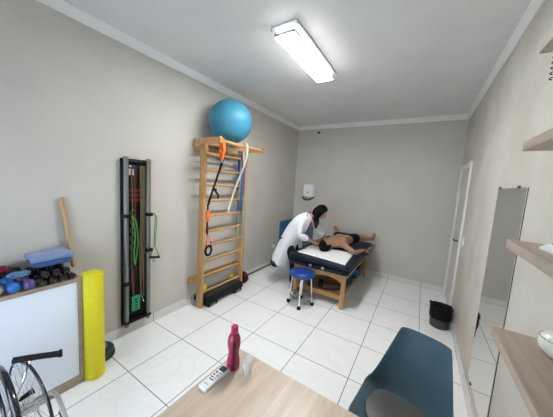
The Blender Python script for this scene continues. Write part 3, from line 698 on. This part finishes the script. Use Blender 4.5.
for y in (2.335, 3.78):
    part('stretcher', BX(.99, 1.80, y, y+.02, .10, .155, bev=.003), M['pine'], t, smooth=False)
part('under_shelf', BX(1.0, 1.77, 2.335, 3.80, .155, .172), M['pine'], t, smooth=False)
part('arm_rest', pad(1.87, 1.945, 3.25, 3.74, .645, .71, .035), M['greyv'], t, label='grey padded side arm rest')
part('arm_rest_bracket', tube(TB([(1.85, 3.35, .56), (1.91, 3.35, .645)], .012, 8), [(1.85, 3.6, .56), (1.91, 3.6, .645)], .012, 8), M['black'], t)
# towel under the head
def sheetgrid(name, corners, n, m, zf, mat, label, cat, th=.006):
    A, B, C, D = [Vector(c) for c in corners]; bm = bmesh.new(); g = []
    for j in range(m+1):
        row = []
        for i in range(n+1):
            u, v = i/n, j/m; p = A.lerp(B, u).lerp(D.lerp(C, u), v); p = Vector((p.x, p.y, zf(p, u, v))); row.append(bm.verts.new(p))
        g.append(row)
    for j in range(m):
        for i in range(n): bm.faces.new((g[j][i], g[j][i+1], g[j+1][i+1], g[j+1][i]))
    o = single(name, bm, mat, label, cat); mods(o, ('SOLIDIFY', dict(thickness=th, offset=1))); return o
sheetgrid('white_towel', [(1.01, 2.315, 0), (1.795, 2.20, 0), (1.75, 2.86, 0), (1.01, 2.90, 0)], 40, 34, lambda p, u, v: .689+.004*abs(noise.noise(p*9))+.0015*noise.noise(p*30)+.0015, M['sheet'], 'white towel spread under the head of the patient', 'towel')
# shoes under the table
def shoe(mat, label, loc, rz):
    t = thing('shoe', label, 'shoe', loc, rz, 'shoes on the shelf of the massage table')
    def outl(s, z, hw=.048):
        pts = []
        for k in range(24):
            a = 2*PI*k/24; y = .14*math.cos(a); w = hw*(1+.18*math.cos(a))*math.sin(a)
            pts.append((w*s, y*s if s > .9 else y*s-.01, z))
        return pts
    part('sole', loft(bmesh.new(), [outl(1, 0), outl(1.02, .012), outl(1, .024)]), M['rubber'], t, local=True)
    up = [outl(.97, .024), outl(.96, .045), outl(.86, .065)]
    r3 = [(x*.62, -.055+(y)*.5, .088) for x, y, z in outl(.9, 0)]; r4 = [(x*.5, -.06+y*.42, .092) for x, y, z in outl(.9, 0)]
    part('upper', loft(bmesh.new(), up+[r3, r4]), mat, t, local=True)
    return t
for a in [(M['darksh'], 'dark shoe left on shelf under massage table', (1.20, 2.48, .172), .3), (M['darksh'], 'dark shoe beside its mate on shelf under massage table', (1.37, 2.50, .172), .4),
          (M['brownsh'], 'brown shoe near right leg under massage table', (1.55, 2.47, .172), -.9), (M['darksh'], 'black shoe near right leg under massage table', (1.68, 2.67, .172), -.1),
          (M['bluesh'], 'blue shoe at right side under massage table', (1.70, 2.96, .172), .15)]: shoe(*a)
t = thing('cloth_bag', 'blue cloth bag with black top on shelf under table', 'bag', (1.66, 3.28, .172))
bm = BX(1.52, 1.80, 3.15, 3.45, .172, .34, bev=.05, seg=3)
for v in bm.verts: v.co += noise.noise_vector(v.co*11)*.015; v.co.z = max(v.co.z, .173)
part('bag_body', bm, M['bluesh'], t)
bm = BX(1.54, 1.785, 3.17, 3.43, .325, .40, bev=.03, seg=3)
for v in bm.verts: v.co += noise.noise_vector(v.co*13)*.012
part('bag_top', bm, M['cloth_black'], t, label='black top of the bag')

# ---------------------------------------------------------------- stool
SX, SY = 1.235, 2.07
t = thing('rolling_stool', 'round blue rolling stool with grey legs by massage table', 'stool', (SX, SY, 0))
SYc = SY-.02
part('seat', LT([(.15, .437), (.176, .444), (.185, .464), (.182, .487), (.168, .504), (.13, .514), (.05, .518), (.002, .518)], (SX, SYc, 0), 'z', 36), M['blueseat'], t)
part('gas_post', LT([(.022, .18), (.022, .437)], (SX, SYc, 0), 'z', 14), M['whitel'], t)
part('foot_ring', TB([(SX+.155*math.cos(a), SYc+.155*math.sin(a), .155) for a in [2*PI*k/36 for k in range(36)]], .009, 8, closed=True), M['alu'], t)
for k in range(4):
    a = math.radians(-70+90*k); ca, sa = math.cos(a), math.sin(a)
    part('leg', TB(smooth_path([(SX+.02*ca, SYc+.02*sa, .425), (SX+.12*ca, SYc+.12*sa, .42), (SX+.14*ca, SYc+.14*sa, .36), (SX+.155*ca, SYc+.155*sa, .18), (SX+.17*ca, SYc+.17*sa, .055)]), .010, 10), M['whitel'], t)
    cs = lathe(bmesh.new(), [(.008, -.017), (.025, -.015), (.027, -.005), (.027, .005), (.025, .015), (.008, .017)], (0, 0, 0), 'x', 18)
    bmesh.ops.rotate(cs, verts=cs.verts[:], cent=(0, 0, 0), matrix=Matrix.Rotation(a+.6*k, 3, 'Z')); cs.transform(Matrix.Translation((SX+.175*ca, SYc+.175*sa, .0275)))
    part('caster', cs, M['black'], t)

# ---------------------------------------------------------------- people
def skin_bm(chains, sub=2):
    """chains: list of lists of (pos, radius or (rx, ry)); points within 1 mm are welded. Returns evaluated bmesh."""
    me = bpy.data.meshes.new('tmp'); verts = []; rad = []; edges = []
    def idx(p, r):
        for i, q in enumerate(verts):
            if (Vector(q)-Vector(p)).length < .001: return i
        verts.append(tuple(p)); rad.append(r); return len(verts)-1
    for c in chains:
        ids = [idx(p, r) for p, r in c]
        edges += list(zip(ids, ids[1:]))
    me.from_pydata(verts, edges, []); o = bpy.data.objects.new('tmp', me); COL.objects.link(o)
    o.modifiers.new('s', 'SKIN')
    comp = {i: i for i in range(len(verts))}
    def find(i):
        while comp[i] != i: i = comp[i]
        return i
    for a, b in edges: comp[find(a)] = find(b)
    seen = set()
    for i, d in enumerate(me.skin_vertices[0].data):
        r = rad[i]; d.radius = r if isinstance(r, tuple) else (r, r)
        f = find(i); d.use_root = f not in seen; seen.add(f)
    sm = o.modifiers.new('u', 'SUBSURF'); sm.levels = sub; sm.render_levels = sub
    dg = bpy.context.evaluated_depsgraph_get(); ev = o.evaluated_get(dg); m2 = bpy.data.meshes.new_from_object(ev)
    bm = bmesh.new(); bm.from_mesh(m2)
    bpy.data.objects.remove(o); bpy.data.meshes.remove(m2); bpy.data.meshes.remove(me)
    return bm
def merge(a, b):
    me = bpy.data.meshes.new('t'); b.to_mesh(me); b.free(); a.from_mesh(me); bpy.data.meshes.remove(me); return a
def head_bm(c, fwd, up, s=1.0):
    """face towards fwd, crown towards up; 0.23 m high; returns bmesh and a function local->world"""
    fwd, up = Vector(fwd).normalized(), Vector(up); up = (up-fwd*up.dot(fwd)).normalized(); rt = fwd.cross(up)
    c = Vector(c); W = lambda x, y, z: c + (rt*x + fwd*y + up*z)*s
    bm = bmesh.new(); bmesh.ops.create_uvsphere(bm, u_segments=40, v_segments=28, radius=1)
    for v in bm.verts:
        x, y, z = v.co; w = .074; d = .094; h = .112
        if z < 0: w *= 1-.32*(-z)**1.4; d *= 1-.10*(-z) 
        X, Y, Z = x*w, y*d, z*h
        if y > 0:
            if z < -.1: Y += .012*(-z)
            nz = math.exp(-((Z+.012)/.020)**2 - (X/.013)**2); Y += .024*nz*y              # nose
            Y += .006*math.exp(-((Z-.022)/.012)**2)*y*(1-math.exp(-(X/.01)**2)*.4)        # brow
            for sx in (-1, 1): Y -= .010*math.exp(-((Z-.004)/.012)**2-((X-sx*.03)/.014)**2)*y  # sockets
            Y += .006*math.exp(-((Z+.050)/.010)**2 - (X/.022)**2)*y                       # mouth
            Y += .008*math.exp(-((Z+.090)/.018)**2 - (X/.022)**2)*y                       # chin
        v.co = W(X, Y, Z)
    for sx in (-1, 1):                                                                     # ears
        e = bmesh.new(); ball(e, (0, 0, 0), 1, 14)
        for v in e.verts: v.co = W(sx*(.074+v.co.x*.010), -.005+v.co.y*.017, -.005+v.co.z*.030)
        merge(bm, e)
    return bm, W
def hand_chains(wrist, d, n, curl=.5, s=1.0, thumb=1):
    """palm direction d, palm normal n (pointing out of the back of the hand)"""
    wrist, d, n = Vector(wrist), Vector(d).normalized(), Vector(n); n = (n-d*n.dot(d)).normalized(); sd = d.cross(n)*thumb
    out = [[(wrist, (.026*s, .02*s)), (wrist+d*.045*s, (.036*s, .017*s)), (wrist+d*.088*s, (.038*s, .014*s))]]
    for k, (o, L) in enumerate([(-.030, .068), (-.010, .078), (.010, .074), (.029, .056)]):
        b = wrist+d*.085*s+sd*(-o)*s; pts = [(b-d*.02*s, .0095*s), (b, .009*s)]; dd = d.copy(); p = b.copy()
        for f in (.45, .32, .23):
            dd = (dd - n*curl*.55).normalized(); p = p+dd*L*f*s; pts.append((p.copy(), .0085*s*(1-.15*(1-f))))
        out.append(pts)
    b = wrist+d*.03*s+sd*.028*s; t1 = b+(d*.5+sd*.8-n*.2).normalized()*.038*s; t2 = t1+(d*.85+sd*.35-n*.35).normalized()*.03*s
    out.append([(b-sd*.01*s, .013*s), (b, .012*s), (t1, .010*s), (t2, .009*s)])
    return out
def remesh(o, size, sm=True):
    m = o.modifiers.new('remesh', 'REMESH'); m.mode = 'VOXEL'; m.voxel_size = size; m.use_smooth_shade = True
    if sm:
        s = o.modifiers.new('smooth', 'SMOOTH'); s.factor = .5; s.iterations = 2
    return o
V = Vector
# --- woman in a lab coat, leaning over the head end
t = thing('person', 'woman in white coat leaning over patient, hands near his neck', 'person', (.85, 2.50, 0))
hc = V((1.235, 2.60, 1.325)); hf = V((.70, .18, -.62)); hu = V((.62, .10, .75))
neck = V((1.10, 2.565, 1.26)); chest = V((.965, 2.545, 1.165)); waist = V((.80, 2.53, .99)); pelvis = V((.72, 2.52, .86))
shN, shF = V((1.00, 2.40, 1.20)), V((1.04, 2.71, 1.20)); elN, elF = V((.975, 2.36, .945)), V((1.13, 2.86, .98)); wrN, wrF = V((1.135, 2.56, .835)), V((1.235, 2.93, .86))
wrN = V((1.13, 2.58, .83))
ch = [[(pelvis, (.108, .10)), (waist, (.12, .09)), (chest, (.10, .08)), (neck, (.05, .05)), (hc-V((.02, 0, .03)), .055)],
      [(chest, (.10, .08)), (shN, .034), (elN, .040), (wrN, .026)], [(chest, (.10, .08)), (shF, .034), (elF, .040), (wrF, .026)],
      [(pelvis, (.108, .10)), (V((.745, 2.45, .78)), .078), (V((.90, 2.42, .46)), .055), (V((.90, 2.41, .10)), .036), (V((.91, 2.41, .045)), .034), (V((.98, 2.42, .035)), .03), (V((1.04, 2.42, .028)), .022)],
      [(pelvis, (.108, .10)), (V((.745, 2.60, .78)), .078), (V((.88, 2.62, .46)), .055), (V((.86, 2.63, .10)), .036), (V((.87, 2.63, .045)), .034), (V((.94, 2.64, .035)), .03), (V((1.0, 2.64, .028)), .022)]]
bm = skin_bm(ch)
h, HW = head_bm(hc, hf, hu, .97); merge(bm, h)
for c in hand_chains(wrN, (.75, .58, -.22), (0, 0, 1), .45, .95, 1): merge(bm, skin_bm([c], 1))
for c in hand_chains(wrF, (.30, -.75, -.35), (0, 0, 1), .45, .95, -1): merge(bm, skin_bm([c], 1))
remesh(part('body', bm, M['skinw'], t), .006)
for sx in (-1, 1):
    p = HW(sx*.030, .0835, .004); part('eye', BL(p, .0095, 10), M['eye'], t)
part('mouth', TB([HW(-.02, .094, -.051), HW(0, .100, -.049), HW(.02, .094, -.051)], [.002, .0045, .002], 6), M['lips'], t)
# hair: cap + long fall over the near shoulder
hb_ = bmesh.new(); bmesh.ops.create_uvsphere(hb_, u_segments=36, v_segments=24, radius=1)
for v in hb_.verts:
    x, y, z = v.co; X, Y, Z = x*.088, y*.105-.014, z*.122+.010
    if y > .35 and z < .55: Y = .045 + (Y-.045)*.15
    X += noise.noise(V((x*5, y*5, z*2)))*.006
    v.co = HW(X, Y, Z)
hf_ = skin_bm([[(HW(.045, -.05, .02), .055), (HW(.07, -.03, -.05), .050), (HW(.075, .01, -.11), .048), (V((1.195, 2.51, 1.17)), .044), (V((1.21, 2.505, 1.10)), .030)],
               [(HW(-.045, -.06, .02), .05), (HW(-.07, -.045, -.06), .045), (V((1.16, 2.64, 1.20)), .04), (V((1.19, 2.64, 1.10)), .018)],
               [(HW(0, -.08, .03), .05), (HW(.01, -.085, -.05), .045), (V((1.12, 2.55, 1.25)), .03)]])
merge(hb_, hf_)
hr = remesh(part('hair', hb_, M['hair'], t), .006)
part('hair_ends', skin_bm([[(V((1.20, 2.495, 1.20)), .036), (V((1.212, 2.49, 1.13)), .036), (V((1.212, 2.492, 1.06)), .014)]]), M['hairb'], hr, label='browner lower lengths of hair')
part('top', skin_bm([[(pelvis, (.108, .104)), (waist, (.112, .092)), (chest, (.108, .088)), (V((1.085, 2.56, 1.215)), .050)]]), M['maroon'], t, label='dark red top under the coat')
part('trousers', skin_bm([[(pelvis, (.118, .112)), (V((.745, 2.45, .78)), .088), (V((.90, 2.42, .46)), .070), (V((.90, 2.41, .10)), .052)], [(pelvis, (.118, .112)), (V((.745, 2.60, .78)), .088), (V((.88, 2.62, .46)), .070), (V((.86, 2.63, .10)), .052)]]), M['trousers'], t)
for yy, x0 in ((2.42, .89), (2.64, .86)):
    part('shoe', skin_bm([[(V((x0-.01, yy-.01, .045)), .043), (V((x0+.06, yy, .04)), .040), (V((x0+.15, yy, .034)), .033), (V((x0+.185, yy, .03)), .024)]]), M['rubber'], t)
# coat: rings along the leaning trunk, open at the front
def coat_ring(c, ax, lat, back, front, wob, seed):
    c, ax = V(c), V(ax).normalized(); L = V((0, 1, 0)); F = L.cross(ax).normalized()
    if F.x < 0: F = -F
    pts = []
    for k in range(56):
        a = 2*PI*k/56; x, y = math.cos(a), math.sin(a)
        r = 1+wob*math.sin(9*a+seed*.7)+wob*.7*math.sin(5*a+1.3+seed*.3)
        f = front if x > 0 else back
        pts.append(c + L*lat*y*r + F*f*x*r)
    return pts
cr = [coat_ring(*a) for a in [((.61, 2.53, .41), (.50, 0, .86), .25, .165, .165, .035, 0), ((.66, 2.53, .54), (.44, 0, .9), .235, .16, .15, .03, 1), ((.715, 2.53, .70), (.42, 0, .91), .218, .15, .14, .02, 2), ((.76, 2.53, .84), (.48, 0, .88), .20, .145, .13, .012, 3),
        ((.82, 2.535, .97), (.62, 0, .78), .185, .135, .155, .012, 4), ((.895, 2.545, 1.08), (.70, 0, .70), .195, .13, .165, .01, 5), ((.97, 2.55, 1.165), (.74, 0, .68), .205, .12, .15, .008, 6), ((1.03, 2.555, 1.215), (.78, 0, .62), .18, .10, .11, .006, 7), ((1.075, 2.56, 1.245), (.8, 0, .6), .10, .078, .075, .004, 8)]]
bm = loft(bmesh.new(), cr, cap=False)
kill = [f for f in bm.faces if f.calc_center_median().z > .98 and (f.calc_center_median()-V((.95, 2.56, 1.12))).dot(V((.66, 0, -.75))) > .07 and abs(f.calc_center_median().y-2.565) < .045]
bmesh.ops.delete(bm, geom=kill, context='FACES')
for v in bm.verts: v.co += noise.noise_vector(Vector((v.co.x*16, v.co.y*16, v.co.z*8)))*.014
ct = part('lab_coat', bm, M['coat'], t); mods(ct, ('SOLIDIFY', dict(thickness=.006, offset=1)), ('SUBSURF', dict(levels=1, render_levels=1)))
for nm, a, b, c in (('n', shN, elN, wrN), ('f', shF, elF, wrF)):
    mid = b.lerp(c, .72); sl = skin_bm([[(chest.lerp(a, .72)+V((0,0,.0)), .075), (a, .072), (a.lerp(b, .5), .055), (b, .058), (b.lerp(c, .4), .054), (mid, .050)]])
    for v in sl.verts: v.co += noise.noise_vector(v.co*24)*.013
    part('sleeve', sl, M['coat'], ct)
part('collar', TB(smooth_path([(1.155, 2.515, 1.14), (1.12, 2.49, 1.21), (1.06, 2.52, 1.27), (1.045, 2.56, 1.285), (1.06, 2.61, 1.27), (1.13, 2.64, 1.21), (1.165, 2.62, 1.14)]), 0, flat=(.05, .006, (0, 0, 1))), M['coat'], ct)

# --- patient lying on the table
t = thing('person', 'dark-haired shirtless man in black shorts lying on massage table', 'person', (1.42, 3.1, .69))
Z = .69
pc, bl, cx_, nk = V((1.44, 3.36, Z+.105)), V((1.42, 3.18, Z+.105)), V((1.40, 2.98, Z+.115)), V((1.35, 2.83, Z+.085))
hd = V((1.325, 2.69, Z+.095))
sR, sL = V((1.575, 2.93, Z+.085)), V((1.215, 2.93, Z+.085))
eR, wR = V((1.79, 2.72, Z+.055)), V((1.90, 2.95, Z+.075))
eL, wL = V((1.06, 2.80, Z+.055)), V((1.03, 2.98, Z+.05))
kR, aR, kL, aL = V((1.665, 3.64, Z+.13)), V((1.83, 3.84, Z+.095)), V((1.19, 3.60, Z+.12)), V((1.165, 3.83, Z+.125))
ch = [[(pc, (.15, .10)), (bl, (.14, .10)), (cx_, (.165, .108)), (nk, (.055, .052)), (hd+V((0, .03, -.01)), .055)],
      [(cx_, (.165, .108)), (sR, .055), (eR, .042), (wR, .028)], [(cx_, (.165, .108)), (sL, .055), (eL, .042), (wL, .028)],
      [(pc, (.15, .10)), (V((1.53, 3.43, Z+.095)), .085), (kR, .06), (kR.lerp(aR, .35)+V((0, 0, -.02)), .056), (aR, .036), (aR+V((.015, .035, -.02)), .037), (aR+V((.04, .045, .055)), .040), (aR+V((.06, .025, .12)), .036)],
      [(pc, (.15, .10)), (V((1.34, 3.43, Z+.095)), .085), (kL, .06), (kL.lerp(aL, .35)+V((0, 0, -.02)), .056), (aL, .036), (aL+V((.012, .035, -.03)), .040), (aL+V((-.035, .045, .04)), .042), (aL+V((-.085, .02, .105)), .036)]]
bm = skin_bm(ch)
h, HP = head_bm(hd, (-.10, .12, 1), (-.22, -1, .05), 1.0); merge(bm, h)
for c in hand_chains(wR, (.15, .85, -.35), (.2, 0, 1), .5, 1.0, 1): merge(bm, skin_bm([c], 1))
for c in hand_chains(wL, (-.1, .95, -.1), (0, 0, -1), .35, 1.0, 1): merge(bm, skin_bm([c], 1))
remesh(part('body', bm, M['skinm'], t), .0065)
for sx in (-1, 1): part('eye', TB([HP(sx*.030-.012, .083, .002), HP(sx*.030, .086, 0), HP(sx*.030+.012, .083, .002)], .003, 6), M['hair'], t, label='closed eyelid line')
part('mouth', TB([HP(-.02, .094, -.051), HP(0, .100, -.049), HP(.02, .094, -.051)], [.002, .004, .002], 6), M['lips'], t)
hb_ = bmesh.new(); bmesh.ops.create_uvsphere(hb_, u_segments=36, v_segments=24, radius=1)
for v in hb_.verts:
    x, y, z = v.co; X, Y, Z_ = x*.090, y*.112-.010, z*.130+.014
    if y > .1 and z < .50: Y = min(Y, .01); X *= .93
    v.co = HP(X, Y, Z_) + noise.noise_vector(V((x*6, y*6, z*6)))*.004
remesh(part('hair', hb_, M['hair'], t), .006)
part('shorts', skin_bm([[(pc+V((0, -.05, 0)), (.158, .112)), (pc, (.165, .118)), (V((1.53, 3.43, Z+.098)), .108), (V((1.53, 3.43, Z+.098)).lerp(kR, .85), .088)], [(pc, (.165, .118)), (V((1.34, 3.43, Z+.098)), .108), (V((1.34, 3.43, Z+.098)).lerp(kL, .85), .088)]]), M['cloth_black'], t)
part('wrist_strap', TB([wR.lerp(eR, .12)+V((.034*math.cos(a), 0, .034*math.sin(a))) for a in [2*PI*k/16 for k in range(16)]], 0, closed=True, flat=(.03, .005, (0, 1, 0)) if False else None) if False else LT([(.033, -.012), (.035, 0), (.033, .012)], wR.lerp(eR, .15), 'y', 16), M['black'], t)

# ---------------------------------------------------------------- light and camera
w = bpy.data.worlds.new('world'); bpy.context.scene.world = w; w.use_nodes = True
nt = w.node_tree; bg = nt.nodes['Background']; bg.inputs['Color'].default_value = (.66, .81, 1.0, 1); bg.inputs['Strength'].default_value = 4.4
pl = bpy.data.lights.new('window_portal', 'AREA'); pl.shape = 'RECTANGLE'; pl.size = WX1-WX0; pl.size_y = WZ1-WZ0; pl.cycles.is_portal = True
po = bpy.data.objects.new('window_portal', pl); COL.objects.link(po); po.location = ((WX0+WX1)/2, YN-.13, (WZ0+WZ1)/2); po.rotation_euler = (math.radians(90), 0, 0)

CX, CY, CZ = 2.5941, -1.0100, 1.7511
yaw, pitch, roll, F = .547778, .108059, .063622, 236.663
f = V((-math.sin(yaw)*math.cos(pitch), math.cos(yaw)*math.cos(pitch), -math.sin(pitch))); r = V((math.cos(yaw), math.sin(yaw), 0)); u = r.cross(f)
r2 = r*math.cos(roll)+u*math.sin(roll); u2 = -r*math.sin(roll)+u*math.cos(roll)
cam = bpy.data.cameras.new('camera'); co = bpy.data.objects.new('camera', cam); COL.objects.link(co)
co.matrix_world = Matrix(((r2.x, u2.x, -f.x, CX), (r2.y, u2.y, -f.y, CY), (r2.z, u2.z, -f.z, CZ), (0, 0, 0, 1)))
cam.sensor_fit = 'HORIZONTAL'; cam.sensor_width = 36; cam.lens = 36*F/553; cam.clip_start = .02
sc = bpy.context.scene; sc.camera = co
sc.view_settings.view_transform = 'Standard'; sc.view_settings.look = 'None'; sc.view_settings.exposure = .66; sc.view_settings.gamma = 1
sc.cycles.max_bounces = 10; sc.cycles.diffuse_bounces = 6; sc.cycles.use_denoising = True
